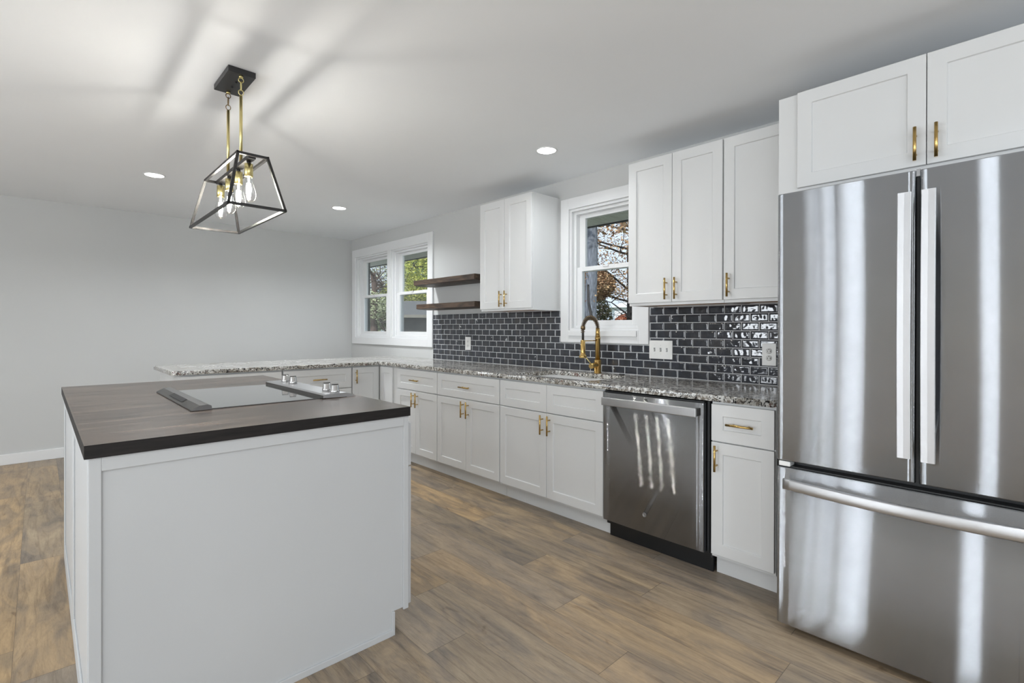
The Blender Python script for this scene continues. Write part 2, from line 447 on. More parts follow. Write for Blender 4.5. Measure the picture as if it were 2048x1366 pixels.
# plain jambs round the unseen openings, the added fill ones too
def jambs(name, axis, c, ops):
    bm = bmesh.new(); s = .07
    for (a, b, z0, z1) in ops:
        for q in ((a-s, a, z0-s*(z0 > .1), z1+s), (b, b+s, z0-s*(z0 > .1), z1+s), (a, b, z1, z1+s)) + (((a, b, z0-s, z0),) if z0 > .1 else ()):
            if axis == 'Y': bx(bm, c, c+.018, q[0], q[1], q[2], q[3])
            else: bx(bm, q[0], q[1], c, c+.018, q[2], q[3])
    return struct(bmo(name, bm, 'trim_white'))
jambs('trim_1', 'Y', XL, [LEFT_OPEN[0], (1.53, 2.36, .05, 2.1), LEFT_OPEN[4], LEFT_OPEN[5]])
jambs('trim_2', 'X', YB, BACK_FILL_OPEN)

# ---------------------------------------------------------------- windows in the right wall
def double_hung(parent, y0, y1, z0, z1, zm, inner):
    """liner, two sashes and glass. inner = (a,b) lower glass along y"""
    # liner fills the wall thickness
    t = .018
    boxes('window_liner', [(0, .15, y0, y0+t, z0, z1), (0, .15, y1-t, y1, z0, z1), (0, .15, y0+t, y1-t, z1-t, z1), (0, .15, y0+t, y1-t, z0, z0+t)], 'trim_white', parent)
    a, b = inner
    fy0, fy1 = y0+t, y1-t; fz0, fz1 = z0+t, z1-t
    # fixed vinyl frame with step
    s = .022
    boxes('window_frame', [(.03, .14, fy0, fy0+s, fz0, fz1), (.03, .14, fy1-s, fy1, fz0, fz1), (.03, .14, fy0+s, fy1-s, fz1-s, fz1), (.03, .14, fy0+s, fy1-s, fz0, fz0+s)], 'trim_white', parent, bevel=.002)
    gy0, gy1 = fy0+s, fy1-s; gz0, gz1 = fz0+s, fz1-s
    w = a-gy0
    # lower sash (inside)
    def sash(x0, x1, za, zb, ya, yb, rail_b, rail_t):
        return boxes('sash', [(x0, x1, gy0, ya, za, zb), (x0, x1, yb, gy1, za, zb), (x0, x1, ya, yb, za, za+rail_b), (x0, x1, ya, yb, zb-rail_t, zb)], 'trim_white', parent, bevel=.002)
    s1 = sash(.040, .068, gz0, zm+.018, a, b, .038, .034)
    box('glass', (.052, .056, a, b, gz0+.038, zm-.016), 'window_glass', s1)
    k = box('sash_lock', (.030, .040, (a+b)/2-.025, (a+b)/2+.025, zm+.004, zm+.016), 'trim_white', s1, bevel=.002)
    s2 = sash(.074, .102, zm-.018, gz1, a+.004, b-.004, .034, .030)
    box('glass', (.086, .090, a+.004, b-.004, zm+.016, gz1-.03), 'window_glass', s2)
    return s1
def casing(parent, Y0, Y1, Z0, Z1, ops):
    bm = bmesh.new(); x0, x1 = -.02, 0
    a0 = min(o[0] for o in ops); a1 = max(o[1] for o in ops); z0 = ops[0][2]; z1 = ops[0][3]
    bx(bm, x0, x1, Y0, a0, Z0, Z1); bx(bm, x0, x1, a1, Y1, Z0, Z1)
    bx(bm, x0, x1, a0, a1, z1, Z1); bx(bm, x0, x1, a0, a1, Z0, z0)
    for p, q in zip(ops, ops[1:]): bx(bm, x0, x1, p[1], q[0], z0, z1)
    return bmo('window_casing', bm, 'trim_white', parent, bevel=.003)
w2 = thing('window_2', '', ''); del w2['label']; del w2['category']; w2['kind'] = 'structure'
casing(w2, 1.860, 2.657, 1.127, 2.261, [W2])
double_hung(w2, *W2, 1.70, (2.03, 2.487))
w1 = thing('window_1', '', ''); del w1['label']; del w1['category']; w1['kind'] = 'structure'
casing(w1, 4.461, 6.338, 1.032, 2.267, [W1a, W1b])
double_hung(w1, *W1a, 1.645, (4.66, 5.225)); double_hung(w1, *W1b, 1.645, (5.54, 6.12))
boxes('window_stop', [(-.032, -.02, 1.95, 2.567, 1.178, 1.218)], 'trim_white', w2, bevel=.002)

# outside of the house
ex = boxes('trim_3', [(.16, .72, YB, 8, 2.20, 2.205)], 'soffit')  # soffit boards
ex['kind'] = 'structure'
m_ = MATS['soffit']; n_, l_ = m_.node_tree.nodes, m_.node_tree.links
wv = n_.new('ShaderNodeTexWave'); wv.bands_direction = 'Y'; wv.inputs['Scale'].default_value = 9
l_.new(coord(n_, l_, kind='World'), wv.inputs[0]); bump(n_, l_, wv.outputs['Fac'], n_['Principled BSDF'], .9, .02)
box('trim_4', (.72, .75, YB, 8, 2.19, 2.36), 'exterior_dark')['kind'] = 'structure'
box('trim_5', (.16, .30, 6.45, 6.56, -.5, 2.19), 'exterior_dark')['kind'] = 'structure'

# ---------------------------------------------------------------- backsplash
def backsplash():
    px, pz, g = .1025, .0520, .0042
    Y0, Y1, Z0, Z1 = .80, 4.461, .9095, 1.379
    cas = (1.855, 2.662, 1.122)
    t = thing('backsplash', 'dark slate blue glazed brick tile backsplash with pale grout above the granite', 'backsplash', (0, 0, 0))
    bm = bmesh.new()
    # grout bed, in three pieces round the window casing
    for q in ((Y0, cas[0], Z0, Z1-.0005), (cas[0], cas[1], Z0, cas[2]-.002), (cas[1], Y1, Z0, Z1-.0005)): bx(bm, -.0072, -.0004, *q)
    bmo('grout', bm, 'grout', t)
    bm = bmesh.new(); rng = random.Random(3)
    nr = 9
    for r in range(nr+1):
        z0 = Z0+.004+r*pz; z1 = z0+pz-g
        if z0 > Z1-.01: break
        z1 = min(z1, Z1)
        y = Y0-.2 + (px/2 if r % 2 else 0) + .024
        while y < Y1:
            segs = [(max(y, Y0), min(y+px-g, Y1))]
            if z1 > cas[2]:
                out = []
                for a, b in segs:
                    if b <= cas[0] or a >= cas[1]: out.append((a, b, z1))
                    else:
                        if z0 < cas[2]-.006:
                            out.append((a, b, cas[2]-.001))
                        else:
                            if a < cas[0]: out.append((a, cas[0], z1))
                            if b > cas[1]: out.append((cas[1], b, z1))
            else: out = [(a, b, z1) for a, b in segs]
            for a, b, zt in out:
                if b-a < .004: continue
                d = .0016; f = -.0085+rng.uniform(-.0006, .0006)
                tx, tz = rng.uniform(-.0006, .0006), rng.uniform(-.0004, .0004)
                back = [bm.verts.new((-.003, yy, zz)) for yy, zz in ((a, z0), (b, z0), (b, zt), (a, zt))]
                mid = [bm.verts.new((f+.0015, yy, zz)) for yy, zz in ((a, z0), (b, z0), (b, zt), (a, zt))]
                # hand-made face: a fine grid with real waviness
                nu, nv = max(2, int((b-a)/.0072)), max(2, int((zt-z0)/.0072)); sd = rng.uniform(0, 90)
                G_ = []
                for iv in range(nv+1):
                    row = []
                    for iu in range(nu+1):
                        u, v = iu/nu, iv/nv; yy = a+d+(b-a-2*d)*u; zz = z0+d+(zt-z0-2*d)*v
                        e_ = min(1, 5*min(u, 1-u, v, 1-v))
                        h = (noise.noise(Vector((yy*48, zz*62, sd)))*.0011+noise.noise(Vector((yy*110, zz*130, sd+7)))*.00022)*(.35+.65*e_)
                        row.append(bm.verts.new((f+(2*u-1)*tx+(2*v-1)*tz+h, yy, zz)))
                    G_.append(row)
                for iv in range(nv):
                    for iu in range(nu):
                        bm.faces.new((G_[iv][iu], G_[iv][iu+1], G_[iv+1][iu+1], G_[iv+1][iu])).smooth = True
                for i in range(4):
                    j = (i+1) % 4; bm.faces.new((back[i], back[j], mid[j], mid[i]))
                edges = [G_[0], [rw[-1] for rw in G_], G_[-1][::-1], [rw[0] for rw in G_][::-1]]
                for i in range(4):
                    bm.faces.new([mid[(i+1) % 4], mid[i]]+edges[i])
            y += px
    bmo('tiles', bm, 'tile_glaze', t)
backsplash()

# ---------------------------------------------------------------- cabinets
def shaker(bm, x0, x1, z0, z1, y=-.0195, th=.019, st=.057, dp=.008, rail=None):
    rail = rail or st
    a = (x0, z0), (x1, z0), (x1, z1), (x0, z1)
    e = (x0+st, z0+rail), (x1-st, z0+rail), (x1-st, z1-rail), (x0+st, z1-rail)
    s = .0015
    e2 = (e[0][0]+s, e[0][1]+s), (e[1][0]-s, e[1][1]+s), (e[2][0]-s, e[2][1]-s), (e[3][0]+s, e[3][1]-s)
    def ring(pts, yy): return [bm.verts.new((p[0], yy, p[1])) for p in pts]
    B = ring(a, y+th); Fo = ring(a, y); Fi = ring(e, y); P = ring(e2, y+dp)
    for i in range(4):
        j = (i+1) % 4
        bm.faces.new((B[i], B[j], Fo[j], Fo[i])); bm.faces.new((Fo[i], Fo[j], Fi[j], Fi[i])); bm.faces.new((Fi[i], Fi[j], P[j], P[i]))
    bm.faces.new(P); bm.faces.new(B[::-1])
PULL = {}
def pull(parent, x, z, vert=True, L=.128, mat='brass'):
    """bar pull on two posts, centre (x,z), standing off the front plane y=-.0195"""
    bm = bmesh.new(); y0 = -.0195; yb = y0-.030; r = .0058
    d = Vector((0, 0, 1)) if vert else Vector((1, 0, 0)); c = Vector((x, yb, z))
    cyl(bm, c-d*L/2, c+d*L/2, r, n=14)
    for s in (-1, 1):
        p = c+d*(s*.036 if L < .2 else s*L*.36)
        cyl(bm, (p.x, yb, p.z), (p.x, y0, p.z), .0042, n=10)
    return bmo('handle', bm, mat, parent)
def front(parent, kind, x0, x1, z0, z1, h=None, mat='cabinet_white', st=.057, rail=None):
    bm = bmesh.new(); shaker(bm, x0, x1, z0, z1, st=st, rail=rail)
    o = bmo(kind, bm, mat, parent, bevel=.0012, seg=1)
    if h:
        if h == 'H': pull(o, (x0+x1)/2, (z0+z1)/2, False)
        else:
            side, vert = h
            hx = x0+.030 if side == 'L' else x1-.030
            hz = z1-.076 if vert == 'T' else z0+.078
            pull(o, hx, hz, True)
    return o
TOP = .877; ZB = .117; ZT = .862; ZG = .677
def base_cab(label, loc, rot, w, fronts, depth=.61, toe=True, ext=(0, 0), group=None, mat='cabinet_white', name='base_cabinet', nofront=False):
    t = thing(name, label, 'cabinet', loc, rot, group)
    if toe:
        boxes('carcass', [(0, w, .0, depth-.006, .1, TOP)], mat, t)
        boxes('toe_kick', [(0, w, .055, .070, 0, .1)], mat, t)
    else: boxes('carcass', [(0, w, 0, depth, 0, TOP)], mat, t)
    for f in fronts: front(t, *f, mat=mat)
    return t
XB = -.61   # box front plane of the run along the right wall
R = -pi/2   # facing -X : local x runs towards -Y
def run_cab(label, ymax, w, fronts, **k): return base_cab(label, (XB, ymax, 0), R, w, fronts, **k)
g = .003
# narrow cabinet by the fridge: Y .832 .. 1.134
w = .300
run_cab('narrow white base cabinet with one drawer and one door between dishwasher and refrigerator', 1.134, w,
        [('drawer', g, w-g, ZG+g, ZT, 'H'), ('door', g, w-g, ZB, ZG-g, ('L', 'T'))])
# sink base Y 1.784 .. 2.708
w = .920
run_cab('white sink base cabinet with two false drawer fronts and two doors left of the dishwasher', 2.706, w,
        [('false_front', g, w/2-.0015, ZG+g, ZT), ('false_front', w/2+.0015, w-g, ZG+g, ZT),
         ('door', g, w/2-.0015, ZB, ZG-g, ('R', 'T')), ('door', w/2+.0015, w-g, ZB, ZG-g, ('L', 'T'))])
w = .785
run_cab('wide white base cabinet with one long drawer over two doors, next to the sink base', 3.494, w,
        [('drawer', g, w-g, ZG+g, ZT, 'H'), ('door', g, w/2-.0015, ZB, ZG-g, ('R', 'T')), ('door', w/2+.0015, w-g, ZB, ZG-g, ('L', 'T'))])
w = .650
run_cab('white base cabinet with one drawer over two doors, nearest the corner of the counter', 4.145, w,
        [('drawer', .004, w-g, ZG+g, ZT, 'H'), ('door', .004, w/2-.0015, ZB, ZG-g, ('R', 'T')), ('door', w/2+.0015, w-g, ZB, ZG-g, ('L', 'T'))])
# corner unit: run side narrow panel and peninsula side door
cn = thing('corner_cabinet', 'white corner base cabinet with two narrow full height doors meeting at the inside corner', 'cabinet', (0, 0, 0))
boxes('carcass', [(-.61, -.006, 4.148, 5.09, .1, TOP), (-.915, -.61, 4.49, 5.09, .1, TOP)], 'cabinet_white', cn)
each('toe_kick', [(-.555, -.54, 4.15, 4.56, 0, .1), (-.915, -.555, 4.545, 4.56, 0, .1)], 'cabinet_white', cn)
bm = bmesh.new(); shaker(bm, 0, .232, ZB, ZT)
d = bmo('door', bm, 'cabinet_white', cn, loc=(-.61, 4.463, 0), rotz=R, bevel=.0012, seg=1)
bm = bmesh.new(); shaker(bm, 0, .272, ZB, ZT)
d = bmo('door', bm, 'cabinet_white', cn, loc=(-.910, 4.49, 0), bevel=.0012, seg=1)
pull(d, .030, ZT-.085)
# peninsula cabinets facing -Y
w = .620
base_cab('white peninsula base cabinet with a drawer, second from the corner', (-1.540, 4.49, 0), 0, w,
         [('drawer', g, w-g, ZG+g, ZT, 'H'), ('door', g, w/2-.0015, ZB, ZG-g, ('R', 'T')), ('door', w/2+.0015, w-g, ZB, ZG-g, ('L', 'T'))], depth=.60)
w = .765
t = base_cab('white peninsula base cabinet at the open end, mostly hidden behind the island', (-2.310, 4.49, 0), 0, w,
         [('drawer', .02, w-.008, ZG+g, ZT, 'H'), ('door', .02, w/2-.0015, ZB, ZG-g, ('R', 'T')), ('door', w/2+.0015, w-.008, ZB, ZG-g, ('L', 'T'))], depth=.60)
box('end_panel', (-.012, 0, .002, .60, 0, TOP), 'cabinet_white', t)

# ---- dishwasher  Y 1.140 .. 1.780
dw = thing('dishwasher', 'stainless steel dishwasher with bar handle and black toe panel, left of narrow cabinet', 'dishwasher', (0, 0, 0))
box('tub', (-.60, -.03, 1.143, 1.779, .08, .872), 'black_plastic', dw)
bm = bmesh.new(); N = 14; yA, yB_ = 1.158, 1.768
# slightly bowed door skin
for i in range(N):
    u0, u1 = i/N, (i+1)/N
    x0 = -.652-.004*sin(pi*u0); x1 = -.652-.004*sin(pi*u1)
    ya, yb = yA+(yB_-yA)*u0, yA+(yB_-yA)*u1
    vs = [bm.verts.new(p) for p in ((x0, ya, .118), (x1, yb, .118), (x1, yb, .862), (x0, ya, .862))]
    bm.faces.new(vs).smooth = True
    vt = [bm.verts.new(p) for p in ((x0, ya, .862), (x1, yb, .862), (-.61, yb, .866), (-.61, ya, .866))]; bm.faces.new(vt)
    vt = [bm.verts.new(p) for p in ((x0, ya, .118), (x1, yb, .118), (-.61, yb, .116), (-.61, ya, .116))]; bm.faces.new(vt)
for ya in (yA, yB_):
    bm.faces.new([bm.verts.new(p) for p in ((-.652, ya, .118), (-.61, ya, .116), (-.61, ya, .866), (-.652, ya, .862))])
bmesh.ops.remove_doubles(bm, verts=bm.verts[:], dist=1e-5)
dr = bmo('door', bm, 'steel_dishwasher', dw)
box('control_strip', (-.645, -.60, 1.160, 1.766, .864, .871), 'black_plastic', dw)
hb = bmesh.new()
bx(hb, -.714, -.700, 1.172, 1.742, .796, .842)
hd = bmo('handle', hb, 'steel_handle', dr, bevel=.004)
each('handle_mount', [(-.702, -.653, 1.174, 1.196, .80, .838), (-.702, -.653, 1.718, 1.740, .80, .838)], 'steel_dark', dr, bevel=.002)
bm = bmesh.new(); lathe(bm, [(.0001, 0), (.012, 0), (.012, -.002), (.010, -.003), (.0085, -.0018), (.0001, -.0018)], (-.6555, 1.492, .216), 24, 'X')
bmo('emblem', bm, 'grey_seal', dr)
box('vent_mark', (-.6575, -.655, 1.478, 1.494, .848, .851), 'black_plastic', dr)
box('toe_panel', (-.572, -.556, 1.146, 1.776, .0, .098), 'black_plastic', dw)
box('side_strip', (-.62, -.60, 1.143, 1.155, .11, .87), 'black_plastic', dw)

# ---- upper cabinets
UZ0, UZ1 = 1.396, 2.285
def upper(label, ymax, w, fronts, depth=.305, zb=1.379, zt=UZ1, x=None, name='wall_cabinet', filler=0):
    t = thing(name, label, 'cabinet', (-depth if x is None else x, ymax, 0), R)
    s = .016
    boxes('carcass', [(0, s, 0, depth, zb, zt), (w-s, w, 0, depth, zb, zt), (s, w-s, 0, depth, zt-s, zt), (s, w-s, 0, .019, zb, zt-s)], 'cabinet_white', t)
    box('bottom_panel', (s, w-s, .019, depth, zb+.010, zb+.022), 'under_wood', t)
    for f in fronts: front(t, *f)
    return t
w = .611
upper('tall white two door wall cabinet between window and refrigerator, right of the sink window', 1.822, w,
      [('door', .003, w/2-.0015, UZ0, UZ1-.003, ('R', 'B')), ('door', w/2+.0015, w-.003, UZ0, UZ1-.003, ('L', 'B'))])
w = .372
upper('tall white single door wall cabinet touching the refrigerator cabinet', 1.209, w,
      [('door', .003, w-.003, UZ0, UZ1-.003, ('L', 'B'))])
w = .616
upper('white two door wall cabinet between the wood shelves and the sink window', 3.302, w,
      [('door', .003, w/2-.0015, UZ0, UZ1-.003, ('R', 'B')), ('door', w/2+.0015, w-.003, UZ0, UZ1-.003, ('L', 'B'))])
# ---- over-fridge cabinet  Y -.22 .. .832
t = thing('refrigerator_cabinet', 'wide shallow white two door cabinet above the refrigerator', 'cabinet', (-.592, .834, 0), R)
w = 1.054
boxes('carcass', [(0, w, 0, .59, 1.842, UZ1)], 'cabinet_white', t)
front(t, 'door', .082, .5275, 1.862, UZ1-.002, ('R', 'B')); front(t, 'door', .5305, .975, 1.862, UZ1-.002, ('L', 'B'))
box('side_panel', (1.036, 1.052, .002, .588, 0, 1.842), 'cabinet_white', t)

# ---------------------------------------------------------------- refrigerator
FX = -.861
fr = thing('refrigerator', 'large stainless steel french door refrigerator with bottom freezer drawer', 'refrigerator', (0, 0, 0))
box('cabinet_body', (-.77, -.03, -.152, .746, .03, 1.765), 'steel_dark', fr)
box('gasket', (-.80, -.76, -.150, .744, .05, 1.76), 'black_plastic', fr)
def bowed(name, y0, y1, z0, z1, mat, parent, bow=.006, r=.012, x=FX, th=.062):
    """door skin: bowed front in plan with rounded vertical edges"""
    pts = []
    N = 24
    pts.append((x+th, y0)); pts.append((x+r+.002, y0))
    for k in range(1, 5): a = k/5*pi/2; pts.append((x+.002+r-r*sin(a)*1.0, y0+r-r*cos(a)))
    for i in range(N+1):
        u = i/N; pts.append((x+.002-bow*sin(pi*u)*.35, y0+r+(y1-y0-2*r)*u))
    for k in range(1, 5): a = k/5*pi/2; pts.append((x+.002+r-r*cos(a), y1-r+r*sin(a)))
    pts.append((x+r+.002, y1)); pts.append((x+th, y1))
    bm = bmesh.new()
    c = .003
    lo0 = [bm.verts.new((px+(c if px < x+th-.001 else 0), py, z0)) for px, py in pts]
    lo = [bm.verts.new((px, py, z0+c)) for px, py in pts]; hi = [bm.verts.new((px, py, z1-c)) for px, py in pts]
    hi0 = [bm.verts.new((px+(c if px < x+th-.001 else 0), py, z1)) for px, py in pts]
    for A, B in ((lo0, lo), (lo, hi), (hi, hi0)):
        for i in range(len(pts)-1):
            f = bm.faces.new((A[i], A[i+1], B[i+1], B[i])); f.smooth = A is lo
    bm.faces.new(lo0[::-1]); bm.faces.new(hi0); bm.faces.new((lo0[0], lo[0], hi[0], hi0[0], hi0[-1], hi[-1], lo[-1], lo0[-1]))
    return bmo(name, bm, mat, parent)
d1 = bowed('door', .3015, .7495, .700, 1.785, 'steel', fr)
d2 = bowed('door', -.155, .2925, .700, 1.785, 'steel', fr)
dd = bowed('freezer_drawer', -.155, .7495, .034, .672, 'steel', fr, bow=.008)
def flat_handle(parent, yc, z0, z1):
    N = 20; bm = bmesh.new(); hw = .0195; rows = []
    for i in range(N+1):
        u = i/N; z = z0+(z1-z0)*u; xo = -.912-.012*sin(pi*u)
        rows.append([bm.verts.new((xo+dx, yc+dy, z)) for dx, dy in ((.012, -hw), (.002, -hw), (0, -hw+.002), (-.001, 0), (0, hw-.002), (.002, hw), (.012, hw))])
    for A, B in zip(rows, rows[1:]):
        for k in range(7):
            f = bm.faces.new((A[k], A[(k+1)%7], B[(k+1)%7], B[k])); f.smooth = False
    bm.faces.new(rows[0][::-1]); bm.faces.new(rows[-1])
    h = bmo('handle', bm, 'steel_handle', parent)
    each('handle_mount', [(-.908, -.862, yc-.012, yc+.012, z0+.015, z0+.065), (-.908, -.862, yc-.012, yc+.012, z1-.065, z1-.015)], 'steel_handle', parent, bevel=.003)
flat_handle(d1, .326, .792, 1.702); flat_handle(d2, .262, .788, 1.702)
bm = bmesh.new(); N = 28; rows = []
for i in range(N+1):
    u = i/N; y = .712+(-.118-.712)*u; xo = -.902-.042*sin(pi*u)
    rows.append([bm.verts.new((xo+dx, y, .616+dz)) for dx, dz in ((.012, -.021), (.002, -.021), (-.002, -.016), (-.002, .016), (.002, .021), (.012, .021))])
for A, B in zip(rows, rows[1:]):
    for k in range(6):
        f = bm.faces.new((A[k], A[(k+1)%6], B[(k+1)%6], B[k])); f.smooth = k in (2, 3, 1)
bm.faces.new(rows[0][::-1]); bm.faces.new(rows[-1]); bmo('handle', bm, 'steel_handle', dd)
each('handle_mount', [(-.905, -.862, .655, .690, .602, .630), (-.905, -.862, -.096, -.061, .602, .630)], 'steel_handle', dd, bevel=.003)
boxes('hinge_cover', [(-.855, -.80, .700, .742, .676, .696)], 'plate_white', fr, bevel=.003)
boxes('drawer_lip', [(-.846, -.80, -.150, .744, .673, .678)], 'black_plastic', fr)
boxes('center_seal', [(-.835, -.80, .290, .304, .70, 1.78)], 'black_plastic', fr)
boxes('top_hinge', [(-.848, -.80, .292, .302, 1.765, 1.790)], 'grey_seal', fr)
boxes('base_grille', [(-.77, -.60, -.15, .744, 0.0, .032)], 'black_plastic', fr)

# ---------------------------------------------------------------- granite counter (L) with sink cut-out
def arc(cx, cy, r, a0, a1, n=8): return [(cx+r*cos(radians(a0+(a1-a0)*i/n)), cy+r*sin(radians(a0+(a1-a0)*i/n))) for i in range(n+1)]
outer = [(-.001, .836), (-.648, .836)] + [(-.648, 4.43)] + arc(-.663, 4.43, .015, 0, 90, 5)[1:] \
      + arc(-2.30, 4.495, .05, 270, 180) + arc(-2.30, 5.222, .05, 180, 90) + [(-.001, 5.272)]
SX0, SX1, SY0, SY1 = -.560, -.150, 1.93, 2.62
hole = arc(SX1-.05, SY1-.05, .05, 0, 90, 6)+arc(SX0+.05, SY1-.05, .05, 90, 180, 6)+arc(SX0+.05, SY0+.05, .05, 180, 270, 6)+arc(SX1-.05, SY0+.05, .05, 270, 360, 6)
ct = plate2d('countertop', outer, [hole], .877, .909, 'granite')
tag(ct, 'polished speckled granite countertop running along the wall and round onto the peninsula', 'countertop')
# sink
sk = thing('sink', 'undermount double bowl stainless steel sink set into the granite', 'sink', (0, 0, 0))
def bowl(y0, y1):
    x0, x1, zt, zb = SX0+.004, SX1-.004, .872, .70
    bm = bmesh.new()
    def loop(ins, z, r):
        a0, a1, b0, b1 = x0+ins, x1-ins, y0+ins, y1-ins
        return [bm.verts.new((px, py, z)) for px, py in arc(a1-r, b1-r, r, 0, 90, 5)+arc(a0+r, b1-r, r, 90, 180, 5)+arc(a0+r, b0+r, r, 180, 270, 5)+arc(a1-r, b0+r, r, 270, 360, 5)]
    L = [loop(0, zt, .05), loop(.004, zt-.06, .05), loop(.01, zb+.03, .05), loop(.035, zb, .04)]
    for A, B in zip(L, L[1:]):
        for i in range(len(A)):
            f = bm.faces.new((A[i], A[(i+1)%len(A)], B[(i+1)%len(A)], B[i])); f.smooth = True
    bm.faces.new(L[-1])
    o = bmo('bowl', bm, 'steel_sink', sk)
    bm = bmesh.new(); lathe(bm, [(.0001, 0), (.042, 0), (.042, .003), (.034, .002), (.0001, .001)], ((x0+x1)/2+.05, (y0+y1)/2, zb+.0005), 24)
    bmo('drain', bm, 'chrome', o)
bowl(SY0+.004, 2.262); bowl(2.278, SY1-.004)
box('divider', (SX0+.03, SX1-.03, 2.256, 2.284, .846, .858), 'steel_sink', sk, bevel=.005)
# faucet
fc = thing('faucet', 'brushed gold spring neck kitchen faucet standing behind the sink', 'faucet', (-.090, 2.235, .909))
bm = bmesh.new()
lathe(bm, [(.028, 0), (.028, .004), (.0255, .006), (.0255, .095), (.0235, .098)], n=28); bmo('base', bm, 'brass', fc)
bm = bmesh.new(); lathe(bm, [(.0185, .097), (.0185, .248), (.0205, .249), (.0205, .262), (.018, .263)], n=24); bmo('post', bm, 'brass', fc)
path = []
# hose path : up from post, arch over towards the room, down to spray head
P0 = Vector((0, 0, .262)); cxa = -.086; ra = .086
for i in range(6): path.append(Vector((0, 0, .262+i*.012)))
for i in range(1, 25):
    a = pi*i/24; path.append(Vector((cxa+ra*cos(a), 0, .322+.084*sin(a))))
path += [Vector((-.172, 0, .322-.012*i)) for i in range(1, 3)]
bm = bmesh.new(); tube(bm, path+[Vector((-.172, 0, .235))], .0085, 12); bmo('hose', bm, 'hose_black', fc)
# spring coil round the arch
cp = []; turns = 30; NN = turns*12
def along(u):
    f = u*(len(path)-1); i = min(int(f), len(path)-2); return path[i].lerp(path[i+1], f-i), (path[i+1]-path[i]).normalized()
for i in range(NN+1):
    p, dv = along(i/NN); side = Vector((0, 1, 0)); up = dv.cross(side).normalized(); a = 2*pi*turns*i/NN
    cp.append(p+(side*cos(a)+up*sin(a))*.0135)
bm = bmesh.new(); tube(bm, cp, .0021, 6); bmo('spring', bm, 'bronze', fc)
bm = bmesh.new(); tube(bm, [Vector((.0, 0, .262)), Vector((.0, 0, .30)), Vector((-.001, 0, .332))], lambda u: .0175-.004*u, 16); bmo('spring_collar', bm, 'brass', fc)
bm = bmesh.new(); lathe(bm, [(.012, .318), (.0165, .322), (.0165, .338), (.013, .345)], (-.172, 0, 0), 20); bmo('hose_collar', bm, 'bronze', fc)
bm = bmesh.new(); lathe(bm, [(.012, .244), (.0165, .243), (.0175, .16), (.0185, .140), (.026, .136), (.027, .122), (.024, .118)], (-.172, 0, 0), 24); bmo('spray_head', bm, 'brass', fc)
bm = bmesh.new(); cyl(bm, (0, 0, .238), (-.160, 0, .238), .004, n=10); bmo('support_arm', bm, 'brass', fc)
bm = bmesh.new(); cyl(bm, (-.015, 0, .062), (-.088, -.006, .056), .0195, n=24); k = bmo('valve', bm, 'brass', fc, bevel=.002)
bm = bmesh.new(); cyl(bm, (-.070, .005, .070), (-.088, .045, .122), .0038, n=10); bmo('lever', bm, 'brass_light', fc)
bm = bmesh.new(); lathe(bm, [(.0001, 0), (.021, 0), (.021, .004), (.017, .007), (.0001, .007)], (-.083, 2.03, .909), 24)
tag(bmo('hole_cover', bm, 'black_metal'), 'small round black hole cover on the granite right of the faucet', 'hole cover')

# ---------------------------------------------------------------- shelves
def shelf(y0, y1, z0, z1, depth, label, seed):
    rng = random.Random(seed); bm = bmesh.new(); N = 26; rows = []
    for i in range(N+1):
        u = i/N; y = y0+(y1-y0)*u
        w = noise.noise(Vector((u*4, seed, 0)))*.006; sag = noise.noise(Vector((u*5, seed+9, 0)))*.004
        rows.append([bm.verts.new(p) for p in ((-.0005, y, z0), (-depth*.45, y, z0-.004+sag), (-depth+.03+w, y, z0+.001+sag*.5), (-depth+w, y, z0+.006), (-depth+w*.5, y, z1-.004), (-depth+.004+w*.5, y, z1), (-.0005, y, z1))])
    for A, B in zip(rows, rows[1:]):
        for k in range(7): bm.faces.new((A[k], A[(k+1)%7], B[(k+1)%7], B[k]))
    bm.faces.new(rows[0][::-1]); bm.faces.new(rows[-1])
    return tag(bmo('floating_shelf', bm, 'shelf_wood'), label, 'shelf', 'rustic wood shelves beside the window')
shelf(3.455, 4.440, 1.668, 1.722, .262, 'rustic dark brown wooden floating shelf, upper of the two', 1)
shelf(3.455, 4.395, 1.425, 1.478, .258, 'rustic dark brown wooden floating shelf, lower of the two', 5)

# ---------------------------------------------------------------- outlets / switches
def outlet(y0, y1, z0, z1, label):
    yc, zc = (y0+y1)/2, (z0+z1)/2
    t = thing('outlet', label, 'outlet', (-.009, yc, zc))
    w, h = (y1-y0)/2, (z1-z0)/2
    box('plate', (-.006, 0, -w, w, -h, h), 'plate_white', t, bevel=.002)
    for s in (-1, 1):
        bm = bmesh.new(); lathe(bm, [(.0001, 0), (.0165, 0), (.0165, -.0015), (.0001, -.0015)], (-.006, 0, s*.020), 24, 'X')
        f = bmo('receptacle', bm, 'plate_white', t)
        bm = bmesh.new()
        bx(bm, -.0082, -.0074, .005, .007, s*.020-.006, s*.020+.003); bx(bm, -.0082, -.0074, -.0085, -.0060, s*.020-.005, s*.020+.003); bx(bm, -.0082, -.0074, -.0090, -.0052, s*.020-.002, s*.020)
        bx(bm, -.0082, -.0074, -.0022, .0022, s*.020+.007, s*.020+.011)
        bmo('slots', bm, 'slot_dark', f)
    return t
outlet(1.040, 1.117, 1.023, 1.152, 'white double outlet on the tiles beside the refrigerator')
outlet(3.815, 3.899, 1.024, 1.151, 'white outlet on the tiles left of the sink, below the shelves')
t = thing('switch_plate', 'white wall plate with three toggle switches right of the sink window', 'switch', (-.009, 1.7685, 1.093))
box('plate', (-.006, 0, -.0865, .0865, -.0625, .0625), 'plate_white', t, bevel=.002)
